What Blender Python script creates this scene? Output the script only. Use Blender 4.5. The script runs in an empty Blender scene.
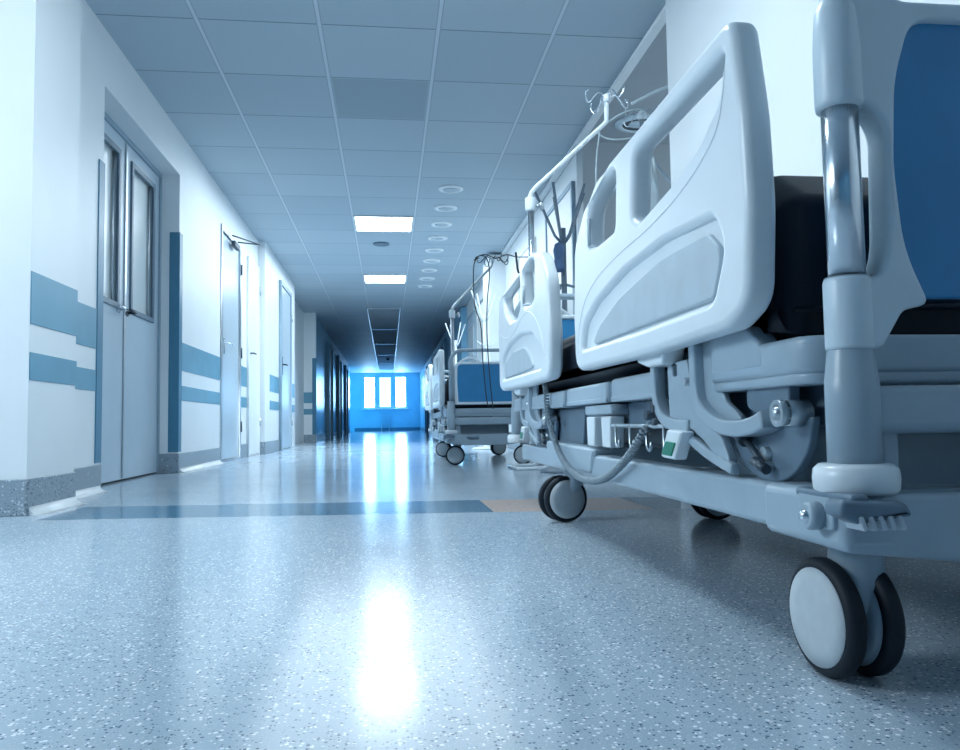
import bpy, bmesh, math, random
from mathutils import Vector, Matrix
random.seed(7)
S = bpy.context.scene
COL = S.collection
PI = math.pi

# ------------------------------------------------------------------ camera
F_PX, YAW, PITCH, ROLL, CAM_H = 773.0, .1186, .0606, -.0154, .31
CEIL = 2.323
cam_d = bpy.data.cameras.new('camera')
cam = bpy.data.objects.new('camera', cam_d)
COL.objects.link(cam)
S.camera = cam
cam_d.sensor_width = 36
cam_d.lens = 36 * F_PX / 960
cam_d.clip_start = .02
cam_d.clip_end = 200
fw = Vector((math.sin(YAW) * math.cos(PITCH), math.cos(YAW) * math.cos(PITCH), math.sin(PITCH)))
r0 = Vector((math.cos(YAW), -math.sin(YAW), 0))
u0 = r0.cross(fw)
rt = math.cos(ROLL) * r0 + math.sin(ROLL) * u0
up = -math.sin(ROLL) * r0 + math.cos(ROLL) * u0
m = Matrix((rt, up, -fw)).transposed().to_4x4()
m.translation = Vector((0, 0, CAM_H))
cam.matrix_world = m

# ------------------------------------------------------------------ world, exposure, lights
S.view_settings.view_transform = 'Standard'
S.view_settings.look = 'None'
S.view_settings.exposure = 0.14
S.view_settings.gamma = 1.0
S.view_settings.use_curve_mapping = False
W = bpy.data.worlds.new('world')
S.world = W
W.use_nodes = True
W.node_tree.nodes['Background'].inputs[0].default_value = (.45, .72, 1.0, 1)
W.node_tree.nodes['Background'].inputs[1].default_value = .35


def area(name, loc, rot_to, size, sizey, power, color):
    d = bpy.data.lights.new(name, 'AREA')
    d.shape = 'RECTANGLE'
    d.size, d.size_y = size, sizey
    d.energy = power
    d.color = color
    o = bpy.data.objects.new(name, d)
    COL.objects.link(o)
    o.location = loc
    o.rotation_euler = (Vector(rot_to) - Vector(loc)).to_track_quat('-Z', 'Y').to_euler()
    return o


NEARC = (.78, .915, 1.0)
area('side_hall_daylight', (-3.3, 1.5, 2.0), (-1.2, 2.5, .8), 1.7, .6, 66, NEARC)
area('corridor_fill_light', (-.03, 8.7, 2.28), (-.03, 8.7, 0), 2.3, 6.0, 92, NEARC)  # added wide fill below the ceiling, belongs to no fixture
area('right_hall_fill_light', (3.0, 4.4, 1.5), (-1.4, 3.9, 1.1), 1.2, 1.3, 14, NEARC)  # added fill from the side hall, brightens the left wall opposite
area('far_window_daylight', (-.1, 30.7, 1.6), (-.1, 18, .7), 1.7, 1.4, 30, (.08, .42, 1.0))
area('far_side_blue_fill', (-2.6, 28.6, 1.5), (0, 30.6, 1.1), 2.0, 1.6, 62, (.03, .54, .95))  # added blue fill through an invented side opening, brightens the end wall

# ------------------------------------------------------------------ materials
def mat(name, col, rough=.5, metal=0., noise=0., nscale=20, bump=0., bscale=200, coat=0., emit=None, estr=0, spec=.5, trans=0.):
    M = bpy.data.materials.new(name)
    M.use_nodes = True
    nt = M.node_tree
    b = nt.nodes['Principled BSDF']
    b.inputs['Base Color'].default_value = (*col, 1)
    b.inputs['Roughness'].default_value = rough
    b.inputs['Metallic'].default_value = metal
    b.inputs['Specular IOR Level'].default_value = spec
    b.inputs['Coat Weight'].default_value = coat
    b.inputs['Transmission Weight'].default_value = trans
    if emit:
        b.inputs['Emission Color'].default_value = (*emit, 1)
        b.inputs['Emission Strength'].default_value = estr
    tc = nt.nodes.new('ShaderNodeTexCoord')
    if noise:
        n = nt.nodes.new('ShaderNodeTexNoise')
        n.inputs['Scale'].default_value = nscale
        n.inputs['Detail'].default_value = 4
        nt.links.new(tc.outputs['Object'], n.inputs['Vector'])
        r = nt.nodes.new('ShaderNodeMapRange')
        r.inputs['From Min'].default_value = .3
        r.inputs['From Max'].default_value = .7
        r.inputs['To Min'].default_value = 1 - noise
        r.inputs['To Max'].default_value = 1 + noise
        nt.links.new(n.outputs['Fac'], r.inputs['Value'])
        v = nt.nodes.new('ShaderNodeVectorMath')
        v.operation = 'SCALE'
        v.inputs[0].default_value = col
        nt.links.new(r.outputs['Result'], v.inputs['Scale'])
        nt.links.new(v.outputs['Vector'], b.inputs['Base Color'])
    if bump:
        n = nt.nodes.new('ShaderNodeTexNoise')
        n.inputs['Scale'].default_value = bscale
        nt.links.new(tc.outputs['Object'], n.inputs['Vector'])
        bp = nt.nodes.new('ShaderNodeBump')
        bp.inputs['Strength'].default_value = bump
        bp.inputs['Distance'].default_value = .002
        nt.links.new(n.outputs['Fac'], bp.inputs['Height'])
        nt.links.new(bp.outputs['Normal'], b.inputs['Normal'])
    return M


class N:
    """small node builder"""
    def __init__(s, M):
        s.nt = M.node_tree

    def math(s, op, a, b=None, c=None):
        n = s.nt.nodes.new('ShaderNodeMath')
        n.operation = op
        for i, v in enumerate((a, b, c)):
            if v is None:
                continue
            if isinstance(v, (int, float)):
                n.inputs[i].default_value = v
            else:
                s.nt.links.new(v, n.inputs[i])
        return n.outputs[0]

    def between(s, v, lo, hi):
        return s.math('MULTIPLY', s.math('GREATER_THAN', v, lo), s.math('LESS_THAN', v, hi))

    def mix(s, f, a, b):
        n = s.nt.nodes.new('ShaderNodeMix')
        n.data_type = 'RGBA'
        for i, v in ((0, f), (6, a), (7, b)):
            if isinstance(v, tuple):
                n.inputs[i].default_value = (*v, 1)
            elif isinstance(v, (int, float)):
                n.inputs[i].default_value = v
            else:
                s.nt.links.new(v, n.inputs[i])
        return n.outputs[2]


def speckle(name, base, dark, light, scale, rough, stripe=False, coat=0., spec=.5):
    M = bpy.data.materials.new(name)
    M.use_nodes = True
    nt = M.node_tree
    b = nt.nodes['Principled BSDF']
    k = N(M)
    tc = nt.nodes.new('ShaderNodeTexCoord')
    sep = nt.nodes.new('ShaderNodeSeparateXYZ')
    nt.links.new(tc.outputs['Object'], sep.inputs[0])

    def vor(sc, lo, hi):
        v = nt.nodes.new('ShaderNodeTexVoronoi')
        v.inputs['Scale'].default_value = sc
        nt.links.new(tc.outputs['Object'], v.inputs['Vector'])
        sc_ = nt.nodes.new('ShaderNodeSeparateColor')
        nt.links.new(v.outputs['Color'], sc_.inputs[0])
        sel = k.between(sc_.outputs[0], lo, hi)
        size = k.math('MULTIPLY', sc_.outputs[1], .55)
        return k.math('MULTIPLY', sel, k.math('LESS_THAN', v.outputs['Distance'], size)), sc_
    d, _ = vor(scale, .0, .30)
    l, _ = vor(scale * .8, .62, 1.0)
    f, _ = vor(scale * 2.2, .0, .5)
    n = nt.nodes.new('ShaderNodeTexNoise')
    n.inputs['Scale'].default_value = 2.2
    nt.links.new(tc.outputs['Object'], n.inputs['Vector'])
    bs = base
    dk, lt = dark, light
    if stripe:
        sy = k.math('ADD', sep.outputs[1], k.math('MULTIPLY', sep.outputs[0], .095))
        inb = k.between(sy, 2.69, 3.11)
        sx = k.math('ADD', sep.outputs[0], k.math('MULTIPLY', k.math('SUBTRACT', sep.outputs[1], 2.9), 0.0))
        inx = k.between(sx, -1.19, 1.32)
        band = k.math('MULTIPLY', inb, inx)
        brown = k.math('MULTIPLY', band, k.between(sx, .357, .91))
        c = k.mix(band, base, (.075, .18, .28))
        c = k.mix(brown, c, (.62, .47, .40))
        bs = c
        c2 = k.mix(band, dark, (.05, .13, .21))
        dk = k.mix(brown, c2, (.42, .30, .26))
        c3 = k.mix(band, light, (.17, .33, .45))
        lt = k.mix(brown, c3, (.80, .66, .58))
    c = k.mix(k.math('MULTIPLY', f, .35), bs, lt)
    c = k.mix(l, c, lt)
    c = k.mix(d, c, dk)
    nt.links.new(c, b.inputs['Base Color'])
    rr = k.math('MULTIPLY_ADD', n.outputs['Fac'], .08, rough)
    nt.links.new(rr, b.inputs['Roughness'])
    b.inputs['Coat Weight'].default_value = coat
    b.inputs['Coat Roughness'].default_value = .06
    b.inputs['Specular IOR Level'].default_value = spec
    n2 = nt.nodes.new('ShaderNodeTexNoise')
    n2.inputs['Scale'].default_value = 55
    nt.links.new(tc.outputs['Object'], n2.inputs['Vector'])
    bp = nt.nodes.new('ShaderNodeBump')
    bp.inputs['Strength'].default_value = .06
    bp.inputs['Distance'].default_value = .002
    nt.links.new(n2.outputs['Fac'], bp.inputs['Height'])
    nt.links.new(bp.outputs['Normal'], b.inputs['Normal'])
    return M


def ceiling_mat():
    M = bpy.data.materials.new('ceiling_tiles')
    M.use_nodes = True
    nt = M.node_tree
    b = nt.nodes['Principled BSDF']
    k = N(M)
    tc = nt.nodes.new('ShaderNodeTexCoord')
    sep = nt.nodes.new('ShaderNodeSeparateXYZ')
    nt.links.new(tc.outputs['Object'], sep.inputs[0])
    u = k.math('DIVIDE', k.math('SUBTRACT', sep.outputs[0], -.93), .6)
    v = k.math('DIVIDE', k.math('SUBTRACT', sep.outputs[1], 3.847), .6)
    fu = k.math('ABSOLUTE', k.math('SUBTRACT', k.math('FRACT', k.math('ADD', u, .5)), .5))
    fv = k.math('ABSOLUTE', k.math('SUBTRACT', k.math('FRACT', k.math('ADD', v, .5)), .5))
    lu = k.math('LESS_THAN', fu, .014)
    lu2 = k.math('LESS_THAN', fu, .024)
    lv = k.math('LESS_THAN', fv, .008)
    stain = k.math('MULTIPLY', k.between(u, 1.03, 1.97), k.between(v, 1.02, 1.98))
    nn = nt.nodes.new('ShaderNodeTexWhiteNoise')
    nn.noise_dimensions = '2D'
    cmb = nt.nodes.new('ShaderNodeCombineXYZ')
    nt.links.new(k.math('FLOOR', u), cmb.inputs[0])
    nt.links.new(k.math('FLOOR', v), cmb.inputs[1])
    nt.links.new(cmb.outputs[0], nn.inputs['Vector'])
    base = k.mix(nn.outputs['Value'], (.42, .52, .60), (.47, .57, .64))
    ns = nt.nodes.new('ShaderNodeTexNoise')
    ns.inputs['Scale'].default_value = 90
    nt.links.new(tc.outputs['Object'], ns.inputs['Vector'])
    base = k.mix(k.math('MULTIPLY', ns.outputs['Fac'], .12), base, (.26, .34, .40))
    c = k.mix(stain, base, (.33, .42, .49))
    c = k.mix(lv, c, (.20, .28, .35))
    c = k.mix(lu2, c, (.34, .42, .49))
    c = k.mix(lu, c, (.60, .68, .75))
    nt.links.new(c, b.inputs['Base Color'])
    b.inputs['Roughness'].default_value = .55
    b.inputs['Specular IOR Level'].default_value = .25
    bp = nt.nodes.new('ShaderNodeBump')
    bp.inputs['Strength'].default_value = .15
    bp.inputs['Distance'].default_value = .003
    nt.links.new(ns.outputs['Fac'], bp.inputs['Height'])
    nt.links.new(bp.outputs['Normal'], b.inputs['Normal'])
    return M


M = {}
M['floor'] = speckle('terrazzo_vinyl', (.40, .50, .59), (.07, .13, .20), (.88, .93, .96), 250, .12, True)
M['granite'] = speckle('granite_skirting', (.27, .34, .40), (.11, .16, .20), (.50, .58, .64), 110, .35)
M['ceiling'] = ceiling_mat()
M['wall'] = mat('white_wall_paint', (.80, .85, .88), .42, noise=.02, nscale=3, bump=.1, bscale=120)
M['wallgrey'] = mat('grey_wall_paint', (.36, .41, .45), .6, noise=.03, nscale=3, bump=.1)
M['farwall'] = mat('glossy_blue_tinted_wall', (.22, .48, .68), .22, noise=.04, nscale=3)  # blue window light put into the colour of the far corridor walls
M['farend'] = mat('far_end_blue_light_tint', (.30, .62, .85), .5, noise=.04, nscale=3)  # blue haze and flare around the window put into the end wall colour
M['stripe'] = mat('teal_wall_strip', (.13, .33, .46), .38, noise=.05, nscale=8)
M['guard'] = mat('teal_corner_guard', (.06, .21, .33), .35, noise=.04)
M['cove'] = mat('white_coving', (.82, .87, .9), .35, noise=.02)
M['door'] = mat('pale_blue_door_paint', (.47, .58, .67), .3, noise=.03, nscale=5)
M['doorframe'] = mat('grey_blue_door_frame', (.30, .42, .52), .35, noise=.03)
M['whitedoor'] = mat('white_door_paint', (.82, .87, .9), .35, noise=.02)
M['alum'] = mat('brushed_aluminium', (.55, .60, .64), .28, 1.0, noise=.05, nscale=40)
M['chrome'] = mat('polished_chrome', (.75, .80, .84), .20, 1.0, noise=.02, nscale=30)
M['steel'] = mat('dull_steel', (.50, .56, .60), .3, .9, noise=.05, nscale=60)
M['glasspane'] = mat('frosted_door_glass', (.74, .82, .84), .30, noise=.05, nscale=2, spec=.8, coat=.6)
M['plastic'] = mat('white_bed_plastic', (.76, .84, .89), .30, noise=.015, nscale=12, bump=.04, bscale=400)
M['inset'] = mat('pale_grey_plastic_inset', (.46, .55, .62), .42, noise=.06, nscale=14)
M['board'] = mat('grey_white_board_plastic', (.62, .74, .82), .35, noise=.02, nscale=12, bump=.04, bscale=400)
M['blue'] = mat('blue_board_panel', (.03, .24, .50), .4, noise=.05, nscale=9)
M['metalpaint'] = mat('grey_white_powder_coat', (.35, .45, .53), .32, noise=.03, nscale=20)
M['greymetal'] = mat('grey_blue_painted_steel', (.13, .20, .27), .38, noise=.05, nscale=20)
M['darkmetal'] = mat('dark_mechanism_steel', (.05, .075, .10), .4, .3, noise=.1)
M['mattress'] = mat('navy_black_mattress_vinyl', (.006, .011, .022), .42, noise=.15, nscale=6, bump=.5, bscale=18, spec=.25)
M['rubber'] = mat('dark_rubber_tread', (.010, .016, .025), .55, noise=.1, spec=.25)
M['disc'] = mat('pale_grey_wheel_cover', (.50, .56, .60), .5, noise=.04, nscale=60)
M['green'] = mat('green_release_label', (.0, .21, .13), .35, noise=.05)
M['cable'] = mat('dark_cable', (.03, .05, .07), .5, noise=.05)
M['coil'] = mat('grey_spiral_cable', (.24, .31, .36), .45, noise=.05)
M['tube'] = mat('clear_white_tubing', (.55, .65, .70), .2, noise=.05)
M['lamp'] = mat('lamp_diffuser', (.9, .95, 1), .5, emit=(.80, .93, 1.0), estr=18, noise=.01)
M['lamp_near'] = mat('lamp_diffuser_near', (.9, .95, 1), .5, emit=(.80, .93, 1.0), estr=33, noise=.01)
M['window'] = mat('bright_window_pane', (.8, .9, 1), .3, emit=(.55, .84, 1.0), estr=14, noise=.01)
M['window2'] = mat('window_view_pane', (.6, .8, .9), .3, emit=(.42, .75, .95), estr=2.2, noise=.3, nscale=4)
M['cloth'] = mat('blue_cloth', (.09, .16, .30), .8, noise=.2)
M['coatgrey'] = mat('grey_coat_stand_paint', (.16, .22, .28), .35, noise=.05)
M['coatwhite'] = mat('white_coat_stand_paint', (.72, .80, .86), .3, noise=.02)
M['sheet'] = mat('white_bed_sheet', (.75, .80, .84), .8, noise=.03)
M['reeded'] = mat('dark_louvre', (.45, .52, .58), .8, noise=.1, spec=.05)


# ------------------------------------------------------------------ mesh helpers
def rootpos(p):
    v = Vector((0, 0, 0))
    while p is not None:
        v += p.location
        p = p.parent
    return v


def catmull(pts, n=6, closed=True):
    out = []
    L = len(pts)
    rng = range(L) if closed else range(L - 1)
    for i in rng:
        if closed:
            p0, p1, p2, p3 = (Vector(pts[(i + k - 1) % L]) for k in range(4))
        else:
            p0, p1, p2, p3 = (Vector(pts[min(max(i + k - 1, 0), L - 1)]) for k in range(4))
        for j in range(n):
            t = j / n
            out.append(.5 * ((2 * p1) + (p2 - p0) * t + (2 * p0 - 5 * p1 + 4 * p2 - p3) * t * t + (3 * p1 - p0 - 3 * p2 + p3) * t ** 3))
    if not closed:
        out.append(Vector(pts[-1]))
    return out


def rpoly(pts, n=7):
    """polygon with a rounding radius at each corner: (u, v, r)"""
    out = []
    L = len(pts)
    for i in range(L):
        p = Vector(pts[i][:2])
        r = pts[i][2] if len(pts[i]) > 2 else 0
        a = (Vector(pts[i - 1][:2]) - p)
        b = (Vector(pts[(i + 1) % L][:2]) - p)
        if r <= 0:
            out.append(p)
            continue
        la, lb = a.length, b.length
        a.normalize()
        b.normalize()
        ang = a.angle(b)
        if ang > 3.1:
            out.append(p)
            continue
        t = min(r / math.tan(ang / 2), la * .48, lb * .48)
        p1, p2 = p + a * t, p + b * t
        for j in range(n + 1):
            s = j / n
            out.append((1 - s) ** 2 * p1 + 2 * s * (1 - s) * p + s * s * p2)
    return out


class MB:
    def __init__(s):
        s.bm = bmesh.new()

    def _xf(s, geom_verts, M4):
        bmesh.ops.transform(s.bm, matrix=M4, verts=geom_verts)

    def box(s, x0, x1, y0, y1, z0, z1, bev=0., seg=3, rot=None):
        g = bmesh.ops.create_cube(s.bm, size=1)
        vs = g['verts']
        sc = Matrix.Diagonal((abs(x1 - x0), abs(y1 - y0), abs(z1 - z0), 1))
        T = Matrix.Translation(((x0 + x1) / 2, (y0 + y1) / 2, (z0 + z1) / 2))
        s._xf(vs, T @ (rot.to_4x4() if rot else Matrix.Identity(4)) @ sc)
        if bev > 0:
            es = list({e for v in vs for e in v.link_edges})
            old = set(s.bm.faces)
            r = bmesh.ops.bevel(s.bm, geom=es, offset=bev, segments=seg, profile=.5, affect='EDGES')
            for f in r['faces']:
                f.smooth = True
        return s

    def tube(s, path, r, seg=12, cap=True):
        P = [Vector(p) for p in path]
        n = len(P)
        rs = r if isinstance(r, (list, tuple)) else [r] * n
        t0 = (P[1] - P[0]).normalized()
        nrm = t0.orthogonal().normalized()
        rings = []
        for i in range(n):
            if i == 0:
                t = (P[1] - P[0]).normalized()
            elif i == n - 1:
                t = (P[-1] - P[-2]).normalized()
            else:
                t = ((P[i] - P[i - 1]).normalized() + (P[i + 1] - P[i]).normalized())
                t = t.normalized() if t.length > 1e-6 else (P[i + 1] - P[i]).normalized()
            nrm = (nrm - t * nrm.dot(t))
            nrm = nrm.normalized() if nrm.length > 1e-6 else t.orthogonal().normalized()
            b = t.cross(nrm)
            rings.append([s.bm.verts.new(P[i] + (nrm * math.cos(2 * PI * k / seg) + b * math.sin(2 * PI * k / seg)) * rs[i]) for k in range(seg)])
        for a, b_ in zip(rings, rings[1:]):
            for k in range(seg):
                f = s.bm.faces.new((a[k], a[(k + 1) % seg], b_[(k + 1) % seg], b_[k]))
                f.smooth = True
        if cap:
            s.bm.faces.new(rings[0][::-1])
            s.bm.faces.new(rings[-1])
        return s

    def cyl(s, p0, p1, r, r1=None, seg=20):
        return s.tube([p0, p1], [r, r if r1 is None else r1], seg)

    def lathe(s, prof, c, axis=(0, 0, 1), seg=32, smooth=True):
        """prof: (radius, height along axis)"""
        ax = Vector(axis).normalized()
        n = ax.orthogonal().normalized()
        b = ax.cross(n)
        c = Vector(c)
        rings = []
        for r, h in prof:
            rings.append([s.bm.verts.new(c + ax * h + (n * math.cos(2 * PI * k / seg) + b * math.sin(2 * PI * k / seg)) * max(r, 1e-4)) for k in range(seg)])
        for i, (a, b_) in enumerate(zip(rings, rings[1:])):
            flat = abs(prof[i + 1][1] - prof[i][1]) < 1e-6
            for k in range(seg):
                f = s.bm.faces.new((a[k], a[(k + 1) % seg], b_[(k + 1) % seg], b_[k]))
                f.smooth = smooth and not flat
        s.bm.faces.new(rings[0][::-1])
        s.bm.faces.new(rings[-1])
        return s

    def plate(s, outline, holes, plane, a0, a1, bev=.004, res=3):
        """flat plate with rounded edges; outline (u,v). plane x: u->Y v->Z, depth a0..a1 on X; plane y: u->X v->Z; plane z: u->X v->Y"""
        cu = bpy.data.curves.new('tmp', 'CURVE')
        cu.dimensions = '2D'
        cu.fill_mode = 'BOTH'
        d = abs(a1 - a0)
        bev = min(bev, d * .49)
        cu.extrude = max(d / 2 - bev, 0)
        cu.bevel_depth = bev
        cu.bevel_resolution = res
        cu.offset = -bev
        for poly in [outline] + list(holes):
            sp = cu.splines.new('POLY')
            sp.points.add(len(poly) - 1)
            for i, p in enumerate(poly):
                sp.points[i].co = (p[0], p[1], 0, 1)
            sp.use_cyclic_u = True
        o = bpy.data.objects.new('tmp', cu)
        COL.objects.link(o)
        dg = bpy.context.evaluated_depsgraph_get()
        me = bpy.data.meshes.new_from_object(o.evaluated_get(dg))
        mid = (a0 + a1) / 2
        if plane == 'x':
            M4 = Matrix(((0, 0, 1, mid), (1, 0, 0, 0), (0, 1, 0, 0), (0, 0, 0, 1)))
        elif plane == 'y':
            M4 = Matrix(((1, 0, 0, 0), (0, 0, -1, mid), (0, 1, 0, 0), (0, 0, 0, 1)))
        else:
            M4 = Matrix.Translation((0, 0, mid))
        t = bmesh.new()
        t.from_mesh(me)
        bmesh.ops.remove_doubles(t, verts=t.verts, dist=1e-5)
        for f in t.faces:
            f.smooth = abs(f.normal.z) < .995
        bmesh.ops.transform(t, matrix=M4, verts=t.verts)
        me2 = bpy.data.meshes.new('tmp2')
        t.to_mesh(me2)
        t.free()
        s.bm.from_mesh(me2)
        bpy.data.objects.remove(o)
        bpy.data.curves.remove(cu)
        bpy.data.meshes.remove(me)
        bpy.data.meshes.remove(me2)
        return s

    def build(s, name, material, parent=None, off=(0, 0, 0), label=None):
        base = rootpos(parent)
        bmesh.ops.translate(s.bm, verts=s.bm.verts, vec=Vector(off) - base)
        bmesh.ops.recalc_face_normals(s.bm, faces=s.bm.faces)
        me = bpy.data.meshes.new(name)
        s.bm.to_mesh(me)
        s.bm.free()
        me.materials.append(material)
        o = bpy.data.objects.new(name, me)
        COL.objects.link(o)
        o.parent = parent
        if label:
            o['label'] = label
        return o


def thing(name, label, cat, loc, group=None):
    o = bpy.data.objects.new(name, None)
    o.empty_display_size = .1
    COL.objects.link(o)
    o.location = loc
    o['label'] = label
    o['category'] = cat
    if group:
        o['group'] = group
    return o


def tag(o, label, cat, group=None):
    o['label'] = label
    o['category'] = cat
    if group:
        o['group'] = group
    return o


def struct(name, mb, m_, parent=None):
    o = mb.build(name, m_, parent)
    if parent is None:
        o['kind'] = 'structure'
    return o


def B(*a, **k):
    return MB().box(*a, **k)


# ------------------------------------------------------------------ room shell
XL, XR = -1.404, 1.40
Y0, YE = -3.0, 31.0
XP = -1.29          # near left pillar face
YP0, YP1 = 2.96, 3.38
struct('floor', B(-5, 5, Y0, YE + .2, -.1, 0), M['floor'])
struct('ceiling', B(-5, 1.375, Y0, YE + .2, CEIL, CEIL + .1), M['ceiling'])
struct('ceiling', B(1.375, 5, Y0, YE + .2, CEIL - .008, CEIL + .1), M['wallgrey'])
struct('trim_1', B(1.35, 1.40, Y0, YE, CEIL - .028, CEIL - .002, bev=.004), M['cove'])
struct('wall_back', B(-5, 5, Y0 - .1, Y0, 0, CEIL), M['farwall'])  # unseen wall, darker colour so it bounces less light onto the bed
struct('wall_left', B(-5.1, -5, Y0, YP0, 0, CEIL), M['wall'])
# left wall pieces
DOORY0, DOORY1, DTOP = 3.99, 5.40, 2.03
struct('wall_left', B(-5, XP, YP0, YP1, 0, CEIL), M['wall'])
w = MB()
w.box(-1.9, XL, YP1, DOORY0, 0, CEIL)
w.box(-1.9, XL, DOORY0, DOORY1, DTOP, CEIL)
w.box(-1.9, XL, DOORY1, 6.70, 0, CEIL)
w.box(-1.9, XL, 6.70, 7.58, 2.03, CEIL)
w.box(-1.9, XL, 7.58, 8.60, 0, CEIL)
w.box(-1.9, -1.62, DOORY0, 7.6, 0, CEIL)
struct('wall_left', w, M['wall'])
w = MB()
w.box(-1.9, -1.33, 8.60, 11.3, 0, CEIL)
struct('wall_left', w, M['wall'])
struct('wall_left', B(-1.9, -1.50, 11.3, 14.1, 0, CEIL), M['wall'])
struct('wall_left', B(-1.9, -1.29, 14.1, 14.25, 0, CEIL), M['wall'])
struct('wall_left', B(-1.9, -1.33, 14.25, 27.4, 0, CEIL), M['farwall'])  # stops short of the end, added opening lets the blue fill in
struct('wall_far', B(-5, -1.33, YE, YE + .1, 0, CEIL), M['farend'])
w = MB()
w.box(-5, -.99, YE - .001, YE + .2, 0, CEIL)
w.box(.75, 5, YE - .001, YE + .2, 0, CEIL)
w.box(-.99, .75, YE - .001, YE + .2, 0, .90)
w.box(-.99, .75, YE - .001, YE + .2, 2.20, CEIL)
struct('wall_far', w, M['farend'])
# right wall: near pier, side hall opening, long wall
struct('wall_right', B(1.32, 5, Y0, 3.42, 0, CEIL - .03), M['wall'])
struct('wall_right', B(XR, 5, 5.33, 5.50, 0, CEIL - .008), M['wallgrey'])
struct('wall_right', B(XR, 2.0, 5.50, 10.3, 0, CEIL - .03), M['wall'])
struct('wall_right', B(1.20, 2.0, 9.0, 9.6, 0, CEIL - .03), M['wall'])
struct('wall_right', B(1.36, 2.0, 10.3, 13.2, 0, CEIL - .03), M['wall'])
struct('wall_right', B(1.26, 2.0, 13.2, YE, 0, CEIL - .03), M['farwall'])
struct('wall_right', B(4.6, 4.7, 3.42, 5.33, 0, CEIL - .01), M['wall'])

# skirting
def skirt(name, x0, x1, y0, y1, h=.13, m_='granite'):
    return struct(name, B(x0, x1, y0, y1, 0, h, bev=.003, seg=1), M[m_])


skirt('baseboard_left', -5, XP + .008, YP0 - .01, YP0 - .0005)
skirt('baseboard_left', XP + .0005, XP + .01, YP0 - .01, YP1)
skirt('baseboard_left', XL + .0005, XL + .01, YP1 + .001, DOORY0 - .002)
skirt('baseboard_left', XL - .12, XL + .01, DOORY1 - .010, DOORY1 - .0005)
skirt('baseboard_left', XL + .0005, XL + .01, DOORY1 + .001, 6.68)
skirt('baseboard_left', XL + .0005, XL + .01, 7.60, 7.93)
skirt('baseboard_left', -1.4, -1.32, 8.588, 8.599)
skirt('baseboard_left', -1.3295, -1.32, 8.60, 9.66)
skirt('baseboard_left', -1.5, -1.28, 14.088, 14.099)
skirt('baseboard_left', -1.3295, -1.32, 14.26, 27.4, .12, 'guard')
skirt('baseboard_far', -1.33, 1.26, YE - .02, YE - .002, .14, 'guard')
skirt('baseboard_right', XR - .01, XR - .0005, 5.5, 9.0)
skirt('baseboard_right', XR, 4.5, 5.318, 5.329)
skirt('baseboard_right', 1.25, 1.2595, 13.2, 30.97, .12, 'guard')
# white coving strips on the floor along the near skirting
for i, (x, y0, y1) in enumerate(((XP + .01, YP0, YP1), (XL + .01, YP1 + .01, DOORY0 - .02), (XL + .01, DOORY1 + .02, 6.68))):
    struct('trim_%d' % (2 + i), MB().plate([(0 + x, 0), (x + .045, 0), (x + .02, .006), (x + .006, .016), (x, .03)], [], 'y', y0, y1, bev=.0005, res=0), M['cove'])

# teal strips
ti = 6


def strip(box_):
    global ti
    struct('trim_%d' % ti, B(*box_, bev=.001, seg=1), M['stripe'])
    ti += 1


for z0, z1 in ((.487, .588), (.692, .885)):
    strip((XP, XP + .004, YP0 + .002, YP1 + .003, z0, z1))
    strip((XL, XL + .004, YP1 + .005, DOORY0 - .075, z0, z1))
    strip((XL, XL + .004, DOORY1 + .08, 6.69, z0, z1))
    strip((XL, XL + .004, 7.60, 7.92, z0, z1))
    strip((-1.33, -1.326, 8.95, 9.66, z0, z1))
    strip((-1.33, -1.326, 10.72, 11.28, z0, z1))
    strip((-1.5, -1.30, 14.096, 14.1, z0, z1))
    strip((XR - .004, XR, 6.9, 8.98, z0, z1))

# corner guards
def guard(n, x, y, side, z0=.14, z1=1.63):
    g = MB()
    g.box(x - .003, x + .006, y if side > 0 else y - .07, y + .07 if side > 0 else y, z0, z1, bev=.002, seg=2)
    g.box(x - .062, x + .006, y - .006 if side > 0 else y - .002, y + .002 if side > 0 else y + .006, z0, z1, bev=.002, seg=2)
    struct('trim_%d' % n, g, M['guard'])


guard(40, XL, DOORY0, -1)
guard(41, XL, DOORY1, 1)
guard(42, -1.288, 14.1, 1, .12, 1.5)

# ------------------------------------------------------------------ left doors
XD = -1.53
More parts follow.
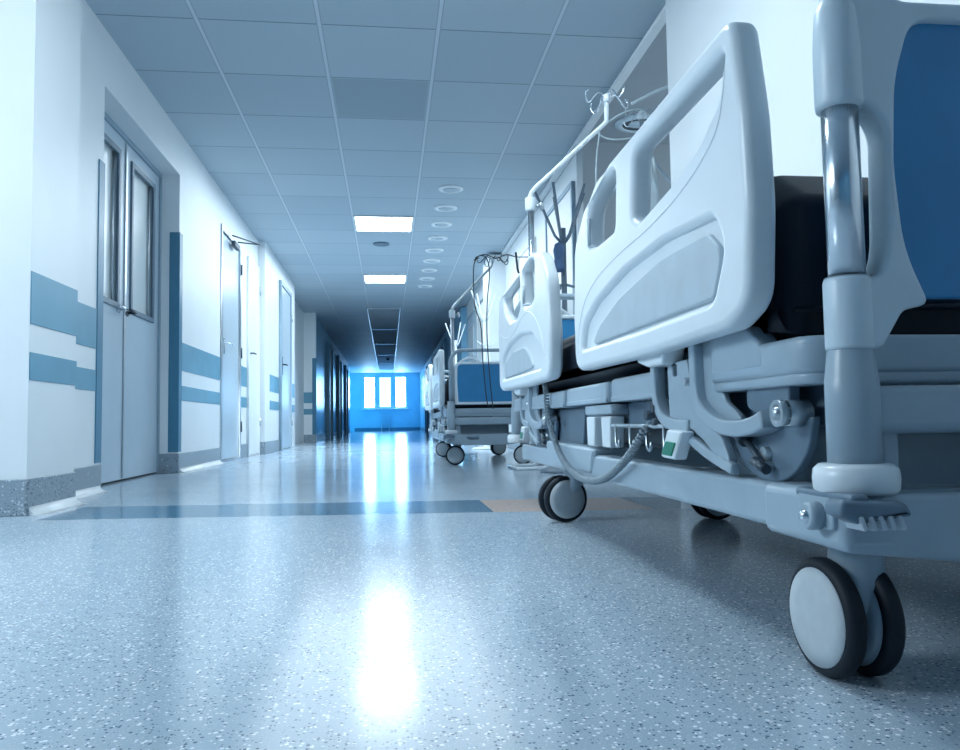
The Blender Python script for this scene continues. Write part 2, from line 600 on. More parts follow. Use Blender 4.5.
# double door
d1 = thing('door_1', 'pale blue double leaf door with tall glazed panes in left wall recess', 'door', (XD, 4.7, 0))
d1['kind'] = 'structure'
fr = MB()
fr.box(XD - .05, XD + .01, DOORY0 + .001, DOORY0 + .03, 0, DTOP - .001)
fr.box(XD - .05, XD + .01, DOORY1 - .03, DOORY1 - .001, 0, DTOP - .001)
fr.box(XD - .05, XD + .01, DOORY0 + .03, DOORY1 - .03, DTOP - .03, DTOP - .001)
fr.build('door_frame', M['doorframe'], d1)
SEAM = 4.70
for (ya, yb, wa, wb) in ((DOORY0 + .033, SEAM - .003, 4.14, 4.58), (SEAM + .003, DOORY1 - .033, 4.80, 5.24)):
    lf = MB()
    z0, z1 = 1.0, 1.90
    lf.box(XD - .04, XD, ya, yb, .012, z0)
    lf.box(XD - .04, XD, ya, yb, z1, DTOP - .034)
    lf.box(XD - .04, XD, ya, wa, z0, z1)
    lf.box(XD - .04, XD, wb, yb, z0, z1)
    leaf = lf.build('door_leaf', M['door'], d1)
    wf = MB()
    wf.plate([(wa - .012, z0 - .012), (wb + .012, z0 - .012), (wb + .012, z1 + .012), (wa - .012, z1 + .012)],
             [[(wa + .02, z0 + .02), (wb - .02, z0 + .02), (wb - .02, z1 - .02), (wa + .02, z1 - .02)]], 'x', XD - .004, XD + .012, bev=.003, res=1)
    wf.build('window_frame', M['greymetal'], leaf)
    B(XD - .03, XD - .022, wa, wb, z0, z1).build('pane', M['glasspane'], leaf)
    ra = MB()
    for yy in (wb - .05,):
        ra.cyl((XD - .012, yy, z0 + .02), (XD - .012, yy, z1 - .02), .006, seg=8)
    ra.build('blind_rod', M['alum'], leaf)
hd = MB()
hd.tube([(XD, SEAM + .05, .985), (XD + .05, SEAM + .05, .985), (XD + .055, SEAM + .04, .985), (XD + .055, SEAM - .07, .985)], .009, 10)
hd.cyl((XD, SEAM + .05, .985), (XD + .008, SEAM + .05, .985), .022)
hd.build('door_handle', M['darkmetal'], d1)
hd = MB()
hd.tube([(XD, SEAM - .10, .985), (XD + .045, SEAM - .10, .985), (XD + .05, SEAM - .11, .985), (XD + .05, SEAM - .24, .985)], .008, 10)
hd.cyl((XD, SEAM - .10, .985), (XD + .008, SEAM - .10, .985), .022)
hd.build('door_handle', M['chrome'], d1)
B(XD, XD + .009, SEAM - .014, SEAM + .014, .02, DTOP - .04, bev=.003).build('door_edge_strip', M['alum'], d1)

# framed door with closer
d2 = thing('door_2', 'pale blue single door with aluminium frame and overhead closer', 'door', (XL, 7.14, 0))
d2['kind'] = 'structure'
f2 = MB()
f2.plate([(6.70, 0.0), (7.58, 0.0), (7.58, 2.03), (6.70, 2.03)], [[(6.745, .015), (7.535, .015), (7.535, 1.985), (6.745, 1.985)]], 'x', XL - .05, XL + .012, bev=.004, res=2)
f2.build('door_frame', M['alum'], d2)
B(XL - .05, XL - .005, 6.75, 7.53, .02, 1.98, bev=.003).build('door_leaf', M['door'], d2)
hh = MB()
hh.tube([(XL - .005, 6.86, 1.02), (XL + .04, 6.86, 1.02), (XL + .045, 6.875, 1.02), (XL + .045, 6.99, 1.02)], .008, 10)
hh.box(XL - .005, XL + .004, 6.845, 6.875, .93, 1.07, bev=.003)
hh.build('door_handle', M['chrome'], d2)
for zz in (.25, .95, 1.75):
    MB().cyl((XL + .014, 7.565, zz), (XL + .014, 7.565, zz + .10), .011, seg=12).build('hinge', M['darkmetal'], d2)
cl = MB()
cl.box(XL + .013, XL + .05, 7.08, 7.30, 1.925, 1.975, bev=.006)
cl.tube([(XL + .05, 7.2, 1.985), (XL + .22, 7.35, 2.0), (XL + .03, 7.05, 2.012)], .007, 8)
cl.build('door_closer', M['darkmetal'], d2)

# plain white door
d3 = thing('door_3', 'plain white door with small dark lever between framed door and pier', 'door', (XL, 8.25, 0))
d3['kind'] = 'structure'
B(XL + .001, XL + .02, 7.95, 8.56, .015, 1.99, bev=.003).build('door_leaf', M['whitedoor'], d3)
f3 = MB()
f3.plate([(7.93, 0.001), (8.585, 0.001), (8.585, 2.02), (7.93, 2.02)], [[(7.955, .005), (8.555, .005), (8.555, 1.985), (7.955, 1.985)]], 'x', XL + .0005, XL + .026, bev=.003, res=1)
f3.build('door_frame', M['cove'], d3)
MB().tube([(XL + .02, 8.02, 1.04), (XL + .06, 8.02, 1.04), (XL + .06, 8.12, 1.04)], .008, 8).build('door_handle', M['darkmetal'], d3)
for zz in (.3, 1.72):
    MB().cyl((XL + .03, 8.565, zz), (XL + .03, 8.565, zz + .09), .01, seg=10).build('hinge', M['alum'], d3)

# fourth door, pale blue
XM = -1.33
d4 = thing('door_4', 'pale blue door with dark handle plate beyond the white pier', 'door', (XM, 10.2, 0))
d4['kind'] = 'structure'
f4 = MB()
f4.plate([(9.68, 0.001), (10.70, 0.001), (10.70, 2.10), (9.68, 2.10)], [[(9.74, .004), (10.64, .004), (10.64, 2.05), (9.74, 2.05)]], 'x', XM + .0005, XM + .035, bev=.003, res=1)
f4.build('door_frame', M['doorframe'], d4)
B(XM + .001, XM + .02, 9.745, 10.635, .015, 2.045, bev=.003).build('door_leaf', M['door'], d4)
h4 = MB()
h4.box(XM + .02, XM + .028, 9.80, 9.85, .93, 1.16, bev=.003)
h4.tube([(XM + .028, 9.825, 1.06), (XM + .07, 9.825, 1.06), (XM + .07, 9.95, 1.06)], .009, 8)
h4.build('door_handle', M['darkmetal'], d4)
for zz in (.3, 1.7):
    MB().cyl((XM + .042, 10.67, zz), (XM + .042, 10.67, zz + .1), .011, seg=10).build('hinge', M['alum'], d4)
B(-1.5, -1.49, 12.2, 13.2, .01, 2.05).build('door_5', M['whitedoor'])['kind'] = 'structure'

# far left wall: door cases seen edge on
for i, y in enumerate((17.0, 20.4, 23.8)):
    d = thing('door_%d' % (6 + i), ['first', 'second', 'third'][i] + ' dark blue door case along the unlit left wall', 'door', (-1.33, y, 0))
    d['kind'] = 'structure'
    f = MB()
    f.box(-1.33, -1.26, y, y + .12, 0, 2.1)
    f.box(-1.33, -1.26, y + 1.1, y + 1.22, 0, 2.1)
    f.box(-1.33, -1.26, y + .12, y + 1.1, 2.0, 2.1)
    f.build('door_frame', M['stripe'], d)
    B(-1.33, -1.30, y + .12, y + 1.1, .01, 2.0).build('door_leaf', M['door'], d)
for i, y in enumerate((16.5, 20.0, 24.5)):
    d = thing('door_%d' % (9 + i), ['first', 'second', 'third'][i] + ' dark blue door case along the unlit right wall', 'door', (1.26, y, 0))
    d['kind'] = 'structure'
    f = MB()
    f.box(1.20, 1.26, y, y + .12, 0, 2.1)
    f.box(1.20, 1.26, y + 1.1, y + 1.22, 0, 2.1)
    f.box(1.20, 1.26, y + .12, y + 1.1, 2.0, 2.1)
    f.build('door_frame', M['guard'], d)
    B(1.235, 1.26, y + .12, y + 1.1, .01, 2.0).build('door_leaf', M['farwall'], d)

# right wall doors
def rdoor(n, y0, y1, x, z1, leaf, frame, pane=None):
    d = thing('door_%d' % n, 'pale door in the right wall', 'door', (x, (y0 + y1) / 2, 0))
    d['kind'] = 'structure'
    f = MB()
    f.plate([(y0, .001), (y1, .001), (y1, z1), (y0, z1)], [[(y0 + .035, .004), (y1 - .035, .004), (y1 - .035, z1 - .035), (y0 + .035, z1 - .035)]], 'x', x - .03, x - .0005, bev=.003, res=1)
    f.build('door_frame', M[frame], d)
    B(x - .018, x - .001, y0 + .036, y1 - .036, .01, z1 - .036).build('door_leaf', M[leaf], d)
    if pane:
        B(x - .024, x - .018, y0 + .14, y1 - .14, 1.0, z1 - .2, bev=.002).build('pane', M['glasspane'], d)
    return d


rdoor(12, 5.56, 6.55, XR, 2.10, 'whitedoor', 'doorframe')
rdoor(13, 7.1, 8.0, XR, 2.05, 'whitedoor', 'cove', True)
rdoor(14, 10.5, 11.6, 1.36, 2.05, 'whitedoor', 'alum', True)
rdoor(15, 11.9, 12.9, 1.36, 2.05, 'door', 'doorframe', True)

# ------------------------------------------------------------------ far window
wn = thing('window_1', 'bright three-part window at the corridor end', 'window', (-.12, YE, .9))
wn['kind'] = 'structure'
wf = MB()
wf.plate([(-.99, .90), (.75, .90), (.75, 2.20), (-.99, 2.20)],
         [[(-.93, .96), (-.54, .96), (-.54, 2.14), (-.93, 2.14)], [(-.34, .96), (.10, .96), (.10, 2.14), (-.34, 2.14)], [(.30, .96), (.69, .96), (.69, 2.14), (.30, 2.14)]], 'y', YE + .03, YE + .09, bev=.008, res=1)
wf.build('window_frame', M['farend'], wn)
B(-.94, -.53, YE + .05, YE + .06, .95, 2.15).build('pane', M['window'], wn)
B(.29, .70, YE + .05, YE + .06, .95, 2.15).build('pane', M['window'], wn)
B(-.35, .11, YE + .05, YE + .06, .95, 2.15).build('pane', M['window2'], wn)
B(-1.06, .82, YE - .10, YE, .86, .90, bev=.01).build('window_sill', M['cove'], wn)
rd = thing('radiator', 'small pale radiator below the bright window at the corridor end', 'radiator', (-.12, YE - .06, .2))
r_ = MB()
for k in range(9):
    r_.box(-.30 + .04 * k, -.27 + .04 * k, YE - .09, YE - .03, .24, .66, bev=.006)
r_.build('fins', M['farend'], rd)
for z in (.28, .62):
    MB().cyl((-.31, YE - .06, z), (.07, YE - .06, z), .012).build('pipe', M['cove'], rd)
for x in (-.27, .03):
    MB().cyl((x, YE - .06, .0), (x, YE - .06, .28), .010).build('pipe', M['cove'], rd)

# ------------------------------------------------------------------ ceiling lamps
def panel_lamp(y, label, lit=True):
    t = thing('ceiling_lamp', label, 'ceiling lamp', (-.03, y, CEIL))
    f = MB()
    x0, x1 = -.325, .265
    f.plate([(x0, y - .295), (x1, y - .295), (x1, y + .295), (x0, y + .295)], [[(x0 + .02, y - .275), (x1 - .02, y - .275), (x1 - .02, y + .275), (x0 + .02, y + .275)]], 'z', CEIL - .012, CEIL - .0005, bev=.003, res=1)
    f.build('frame', M['cove'], t)
    B(x0 + .02, x1 - .02, y - .275, y + .275, CEIL - .008, CEIL - .002).build('diffuser', M['lamp'] if lit else M['lamp_near'], t)


panel_lamp(7.75, 'nearer of the two lit square ceiling panels')
panel_lamp(10.75, 'farther of the two lit square ceiling panels')
panel_lamp(2.347, 'lit square ceiling panel almost above the viewer', False)

# unlit louvre lamps, a row of long frames running to the window
for i, y in enumerate((13.45, 16.55, 19.65, 22.75, 25.85)):
    t = thing('louvre_lamp', ['first', 'second', 'third', 'fourth', 'fifth'][i] + ' unlit long ceiling lamp beyond the lit panels', 'ceiling lamp', (-.06, y + 1.5, CEIL), 'unlit long lamps in the dark ceiling')
    x0, x1, y1 = -.345, .215, y + 3.02
    zb = CEIL - .022
    f = MB()
    f.box(x0 - .012, x0, y, y1, zb, CEIL - .001, bev=.003, seg=1)
    f.box(x1, x1 + .012, y, y1, zb, CEIL - .001, bev=.003, seg=1)
    f.build('side_rail', M['alum'], t)
    f = MB()
    f.box(x0, x1, y, y + .02, zb, CEIL - .001)
    f.tube([(x0, y + .02, zb), (x0 + .14, y + .02, zb + .006), (x1 - .14, y + .02, zb + .006), (x1, y + .02, zb)], .010, 8)
    f.build('end_plate', M['chrome'], t)
    B(x0, x1, y1 - .02, y1 - .001, zb, CEIL - .001).build('end_plate', M['chrome'], t)
    B(x0, x1, y + .02, y1 - .02, CEIL - .006, CEIL - .001).build('louvre', M['reeded'], t)

# round flush ceiling lights
def downlight(y, label, x=.55, r=.11):
    t = thing('downlight', label, 'ceiling light', (x, y, CEIL), 'round flush ceiling lights in a line')
    MB().lathe([(r, 0), (r, -.006), (r - .015, -.014), (r - .03, -.016), (r - .04, -.008), (r - .04, 0)], (x, y, CEIL - .0003)).build('rim', M['cove'], t)
    MB().lathe([(r - .042, 0), (r - .042, -.010), (r - .07, -.020), (r - .10, -.022)], (x, y, CEIL - .0003)).build('lens', M['inset'], t)
    return t


ords = ['first', 'second', 'third', 'fourth', 'fifth', 'sixth', 'seventh', 'eighth', 'ninth']
for i in range(9):
    downlight(6.54 + .597 * i, ords[i] + ' of nine round ceiling lights in a line running towards the window')
sd = MB().lathe([(.09, 0), (.09, -.012), (.07, -.022), (.03, -.030), (.001, -.03)], (-.067, 8.63, CEIL - .0003)).build('smoke_detector', M['greymetal'])
tag(sd, 'small dark round smoke detector on the ceiling between the lit panels', 'smoke detector')
sd = MB().lathe([(.05, 0), (.05, -.03), (.035, -.06), (.001, -.075)], (.0, 24.0, CEIL - .008)).build('ceiling_camera', M['darkmetal'])
tag(sd, 'tiny dark dome camera on the ceiling near the far window', 'camera')
cm = thing('ceiling_speaker', 'round ceiling fitting with dark ring in the side hall ceiling', 'ceiling fitting', (1.70, 4.96, CEIL - .01))
MB().lathe([(.16, 0), (.16, -.008), (.13, -.018), (.115, -.018), (.11, -.004), (.11, 0)], (1.70, 4.96, CEIL - .0085)).build('rim', M['board'], cm)
MB().lathe([(.11, 0), (.11, -.010), (.075, -.012), (.074, -.004), (.07, 0)], (1.70, 4.96, CEIL - .0085)).build('ring', M['darkmetal'], cm)
MB().lathe([(.07, 0), (.07, -.010), (.03, -.022), (.001, -.023)], (1.70, 4.96, CEIL - .0085)).build('cone', M['board'], cm)


# ------------------------------------------------------------------ hospital bed
def arc(cx, cy, r, a0, a1, n=8):
    return [(cx + r * math.cos(a0 + (a1 - a0) * i / n), cy + r * math.sin(a0 + (a1 - a0) * i / n)) for i in range(n + 1)]


def rail_mesh(P, xo, outline, holes, recess, ridge):
    """P = sign of outward direction; xo = outer face x"""
    mb = MB()
    s = -P
    th = .042
    mb.plate(outline, holes + [recess], 'x', min(xo, xo + s * th), max(xo, xo + s * th), bev=.013, res=4)
    cu_ = sum((Vector(p[:2]) for p in recess), Vector((0, 0))) / len(recess)
    plug = [tuple(cu_ + (Vector(p[:2]) - cu_) * 1.09) for p in recess]
    a, b = xo + s * .012, xo + s * (th - .003)
    mb.plate(plug, [], 'x', min(a, b), max(a, b), bev=.001, res=0)
    mb.tube([(xo + s * .0012, q.x, q.y) for q in catmull(ridge, 6, False)], .0024, 8)
    return mb


# head side rail (y, z)
R1_OUT = rpoly([(.925, .455, .06), (.912, .58, .3), (.918, .70, .3), (.945, .843, .035), (1.52, .838, .2), (1.72, .80, .1), (1.82, .73, .08), (1.842, .56, .3), (1.835, .428, .055), (1.30, .424, .3), (.99, .430, .08)], 8)
R1_H1 = rpoly([(.967, .806, .012), (1.36, .803, .03), (1.378, .685, .025), (1.34, .668, .02), (1.17, .687, .3), (1.06, .712, .2), (.985, .75, .08)], 6)
R1_H2 = rpoly([(1.47, .812, .02), (1.60, .812, .10), (1.685, .78, .05), (1.69, .70, .03), (1.63, .69, .02), (1.485, .69, .02)], 6)
R1_REC = rpoly([(1.77, .477, .01), (1.745, .53, .1), (1.64, .565, .2), (1.44, .595, .5), (1.22, .603, .5), (1.02, .59, .03), (.988, .545, .04), (1.03, .475, .03), (1.37, .473, .2)], 8)
R1_BODY = [(.965, .775), (.99, .715), (1.05, .682), (1.15, .658), (1.28, .643), (1.48, .634), (1.62, .618), (1.73, .582), (1.79, .52), (1.80, .47)]
R1_PAN = rpoly([(1.69, .478, .01), (1.63, .515, .2), (1.48, .552, .3), (1.25, .578, .5), (1.05, .575, .03), (1.0, .54, .04), (1.035, .478, .02)], 8)
# foot side rail
R2_OUT = rpoly([(3.125, .45, .04), (3.13, .70, .3), (3.095, .81, .04), (2.62, .825, .3), (2.40, .845, .15), (2.25, .815, .12), (2.16, .72, .12), (2.13, .56, .3), (2.14, .43, .06), (2.5, .425, .3), (3.07, .432, .06)], 8)
R2_H1 = rpoly([(3.0, .80, .03), (2.60, .81, .02), (2.60, .70, .04), (2.68, .675, .03), (2.83, .68, .04), (2.95, .73, .06)], 6)
R2_H2 = rpoly([(2.55, .812, .02), (2.42, .825, .04), (2.33, .81, .03), (2.335, .70, .03), (2.40, .683, .02), (2.54, .69, .03)], 6)
R2_REC = rpoly([(3.05, .475, .01), (3.03, .56, .06), (2.86, .596, .15), (2.62, .605, .4), (2.40, .585, .1), (2.275, .53, .06), (2.25, .468, .02), (2.6, .472, .1)], 8)
R2_BODY = [(3.10, .70), (3.05, .655), (2.95, .632), (2.82, .622), (2.70, .635), (2.58, .660), (2.46, .665), (2.34, .63), (2.25, .57), (2.20, .50)]
R2_PAN = rpoly([(3.0, .478, .01), (2.98, .535, .05), (2.80, .565, .15), (2.55, .56, .2), (2.38, .478, .02)], 8)


def half_round_arm(mb, pts, x0, x1, w=.018):
    """flat bar following a path in the y-z plane, from x0 to x1 in x"""
    P = catmull(pts, 6, False)
    n = len(P)
    L, R_ = [], []
    for i in range(n):
        t = (P[min(i + 1, n - 1)] - P[max(i - 1, 0)]).normalized()
        nn = Vector((-t.y, t.x))
        L.append(P[i] + nn * w / 2)
        R_.append(P[i] - nn * w / 2)
    mb.plate([tuple(p) for p in L] + [tuple(p) for p in reversed(R_)], [], 'x', x0, x1, bev=.004, res=2)


def caster(root, off, sx, sy, ang, trail, ztop, R=.07, lab=None):
    """twin wheel caster: ang = direction of the wheel axis, trail = wheel centre offset"""
    ax = Vector((math.cos(ang), math.sin(ang), 0))
    td = Vector((-ax.y, ax.x, 0))
    c = Vector((sx, sy, R)) + td * trail - ax * .012
    f = MB()
    st = Vector((sx, sy, 0))
    # tapered fork cover
    rings = []
    for z, rr, k in ((ztop, .031, 0.0), (ztop - .006, .033, 0), (ztop - .014, .0335, .0), (ztop - .016, .031, .0), (R + .045, .034, .15), (R + .02, .031, .45), (R - .004, .022, .8)):
        cc = st + td * trail * k
        sxk = max(.010, rr * (1 - .35 * k)) if k < .5 else .014
        rings.append([f.bm.verts.new(Vector((cc.x, cc.y, z)) + ax * sxk * math.cos(2 * PI * j / 24) + td * rr * math.sin(2 * PI * j / 24)) for j in range(24)])
    for a, b in zip(rings, rings[1:]):
        for j in range(24):
            fc = f.bm.faces.new((a[j], a[(j + 1) % 24], b[(j + 1) % 24], b[j]))
            fc.smooth = True
    f.bm.faces.new(rings[0][::-1])
    f.bm.faces.new(rings[-1])
    f.cyl(c - ax * .03, c + ax * .03, .010)
    co = f.build('caster', M['metalpaint'], root, off)
    for s in (-1, 1):
        wc = c + ax * .0235 * s
        prof = [(R - .014, -.011), (R - .004, -.010), (R, -.005), (R, .004), (R - .003, .009), (R - .008, .0115), (R - .014, .0115)]
        MB().lathe(prof, wc, ax * s, 40).build('wheel', M['rubber'], co, off)
        MB().lathe([(R - .0115, .009), (R - .012, .0130), (R - .03, .0145), (.001, .0152)], wc, ax * s, 40).build('wheel_cover', M['disc'], co, off)
        MB().lathe([(R - .012, -.013), (R - .03, -.014), (.001, -.014)], wc, ax * s, 40).build('wheel_cover', M['metalpaint'], co, off)


def support_arms(root, off, dy, x, P, sc=1.0):
    """folding mechanism that carries a side rail. x = outer plane, P=-1 left side"""
    s = -P

    def Y(v):
        return dy + v * 1.0

    def X(a, b):
        u, v = x + s * a, x + s * b
        return min(u, v), max(u, v)
    m1 = MB()
    m1.plate(rpoly([(Y(1.47), .45, .01), (Y(1.44), .418, .01), (Y(1.385), .406, .012), (Y(1.31), .406, .01), (Y(1.28), .45, .01)], 4), [], 'x', *X(-.02, .02), bev=.006)
    m1.build('rail_clip', M['plastic'], root, off)
    m2 = MB()
    half_round_arm(m2, [(Y(1.405), .41), (Y(1.40), .35), (Y(1.37), .315), (Y(1.31), .30), (Y(1.24), .297)], *X(-.004, .02), w=.022)
    m2.plate(rpoly([(Y(1.34), .41, .004), (Y(1.335), .31, .01), (Y(1.30), .292, .012), (Y(1.235), .292, .01), (Y(1.19), .275, .02), (Y(1.13), .245, .01), (Y(1.09), .24, .02), (Y(1.12), .28, .02), (Y(1.22), .335, .02), (Y(1.25), .41, .004)], 5), [rpoly([(Y(1.315), .405, .003), (Y(1.315), .385, .003), (Y(1.295), .385, .003), (Y(1.295), .405, .003)], 3)], 'x', *X(.002, .016), bev=.003)
    half_round_arm(m2, [(Y(1.25), .28), (Y(1.17), .255), (Y(1.08), .235)], *X(-.004, .012), w=.016)
    m2.build('support_arm', M['metalpaint'], root, off)
    m3 = MB()
    half_round_arm(m3, [(Y(1.205), .435), (Y(1.20), .35), (Y(1.17), .318), (Y(1.12), .300), (Y(1.06), .295), (Y(1.01), .299), (Y(.975), .308)], *X(-.008, .030), w=.024)
    m3.plate(rpoly([(Y(1.20), .435, .003), (Y(1.195), .345, .02), (Y(1.12), .30, .02), (Y(1.05), .305, .02), (Y(1.115), .335, .02), (Y(1.135), .37, .01), (Y(1.13), .435, .003)], 5), [], 'x', *X(.008, .018), bev=.003)
    m3.build('support_arm', M['metalpaint'], root, off)
    m4 = MB()
    m4.plate(rpoly([(Y(1.29), .292, .004), (Y(1.222), .289, .004), (Y(1.262), .241, .008), (Y(1.33), .243, .008)], 4), [], 'x', *X(-.020, .004), bev=.004)
    lv = m4.build('release_lever', M['plastic'], root, off, 'white lever with green end')
    MB().plate(rpoly([(Y(1.293), .272, .002), (Y(1.249), .270, .002), (Y(1.270), .247, .003), (Y(1.318), .248, .003)], 3), [], 'x', *X(-.0225, -.019), bev=.001, res=1).build('release_label', M['green'], lv, off)
    m5 = MB()
    D = [(Y(1.125), .31)] + [(Y(1.015 + .112 * math.cos(a)), .305 + .084 * math.sin(a)) for a in [PI * (1.03 + .94 * i / 14) for i in range(15)]][::-1] + [(Y(.90), .31)]
    m5.plate(D, [], 'x', *X(.022, .034), bev=.003)
    D2 = [(Y(.10) + p[0] - Y(0) + dy, p[1] + .012) for p in D]
    m5.plate([(p[0] + .075, p[1] + .006) for p in D], [], 'x', *X(.042, .05), bev=.003)
    m5.plate(rpoly([(Y(1.05), .36, .005), (Y(1.05), .325, .01), (Y(.975), .298, .01), (Y(.935), .312, .01), (Y(.93), .36, .005)], 4), [], 'x', *X(.010, .026), bev=.003)
    m5.build('pivot_plate', M['greymetal'], root, off)
    m6 = MB()
    for (yy, zz, rr, a) in ((.962, .313, .010, .004), (1.015, .26, .010, .014), (1.006, .243, .007, .006), (1.232, .371, .007, -.010), (.925, .315, .017, -.004)):
        u, v = X(a, .03)
        m6.cyl((u, Y(yy), zz), (v, Y(yy), zz), rr, seg=16)
        m6.build('pivot_bolt', M['steel'], root, off)
        m6 = MB()
    u, v = X(-.010, .0)
    m6.lathe([(.017, 0), (.017, .012), (.012, .012), (.012, .004), (.008, .004), (.008, .014), (.001, .016)], (x + s * .0, Y(.925), .315), (P, 0, 0), 24)
    m6.build('pivot_cap', M['steel'], root, off)
    m7 = MB()
    m7.cyl((x + s * .012, Y(1.085), .290), (x + s * .012, Y(1.06), .278), .011)
    m7.cyl((x + s * .012, Y(1.06), .278), (x + s * .012, Y(1.01), .246), .005)
    m7.cyl((x + s * .006, Y(1.025), .25), (x + s * .006, Y(.99), .24), .007)
    m7.build('gas_damper', M['darkmetal'], root, off)


def lower_post(root, off, x, y, top, sleeve=True):
    p = MB()
    p.lathe([(.029, .255), (.029, .352), (.0285, .353), (.0250, .384), (.0245, .386), (.0245, top)], (x, y, 0), seg=36)
    p.build('corner_post', M['metalpaint'], root, off)
    b = MB()
    b.lathe([(.028, .222), (.041, .223), (.045, .227), (.046, .240), (.045, .250), (.039, .256), (.028, .257)], (x, y, 0), seg=40)
    b.build('bumper_wheel', M['plastic'], root, off)


def end_frame(root, off, y, d):
    """lower crossbar and stubs at an end; d = direction towards bed centre"""
    m_ = MB()
    m_.box(.545, 1.115, min(y - d * .005, y + d * .035), max(y - d * .005, y + d * .035), .289, .345, bev=.012, seg=4)
    m_.box(.572, .600, min(y + d * .02, y + d * .05), max(y + d * .02, y + d * .05), .215, .30, bev=.008)
    m_.box(1.066, 1.094, min(y + d * .03, y + d * .055), max(y + d * .03, y + d * .055), .215, .30, bev=.008)
    m_.build('end_crossbar', M['metalpaint'], root, off)


def caster_lock(root, off, x, y, s):
    b = MB()
    # bracket with round boss, then a ribbed pedal
    b.plate(rpoly([(y - .015, .222, .003), (y + .055, .222, .006), (y + .05, .185, .006), (y - .02, .183, .01)], 3), [], 'x', min(x, x + .02 * -s), max(x, x - .02 * s), bev=.003)
    b.lathe([(.016, 0), (.016, .012), (.013, .016), (.0085, .016), (.0085, .010)], (x, y + .01, .198), (s, 0, 0), 24)
    br = b.build('brake_bracket', M['metalpaint'], root, off)
    MB().lathe([(.008, .0), (.008, .012), (.005, .017), (.001, .018)], (x + s * .004, y + .01, .198), (s, 0, 0), 20).build('bolt', M['chrome'], br, off)
    return br


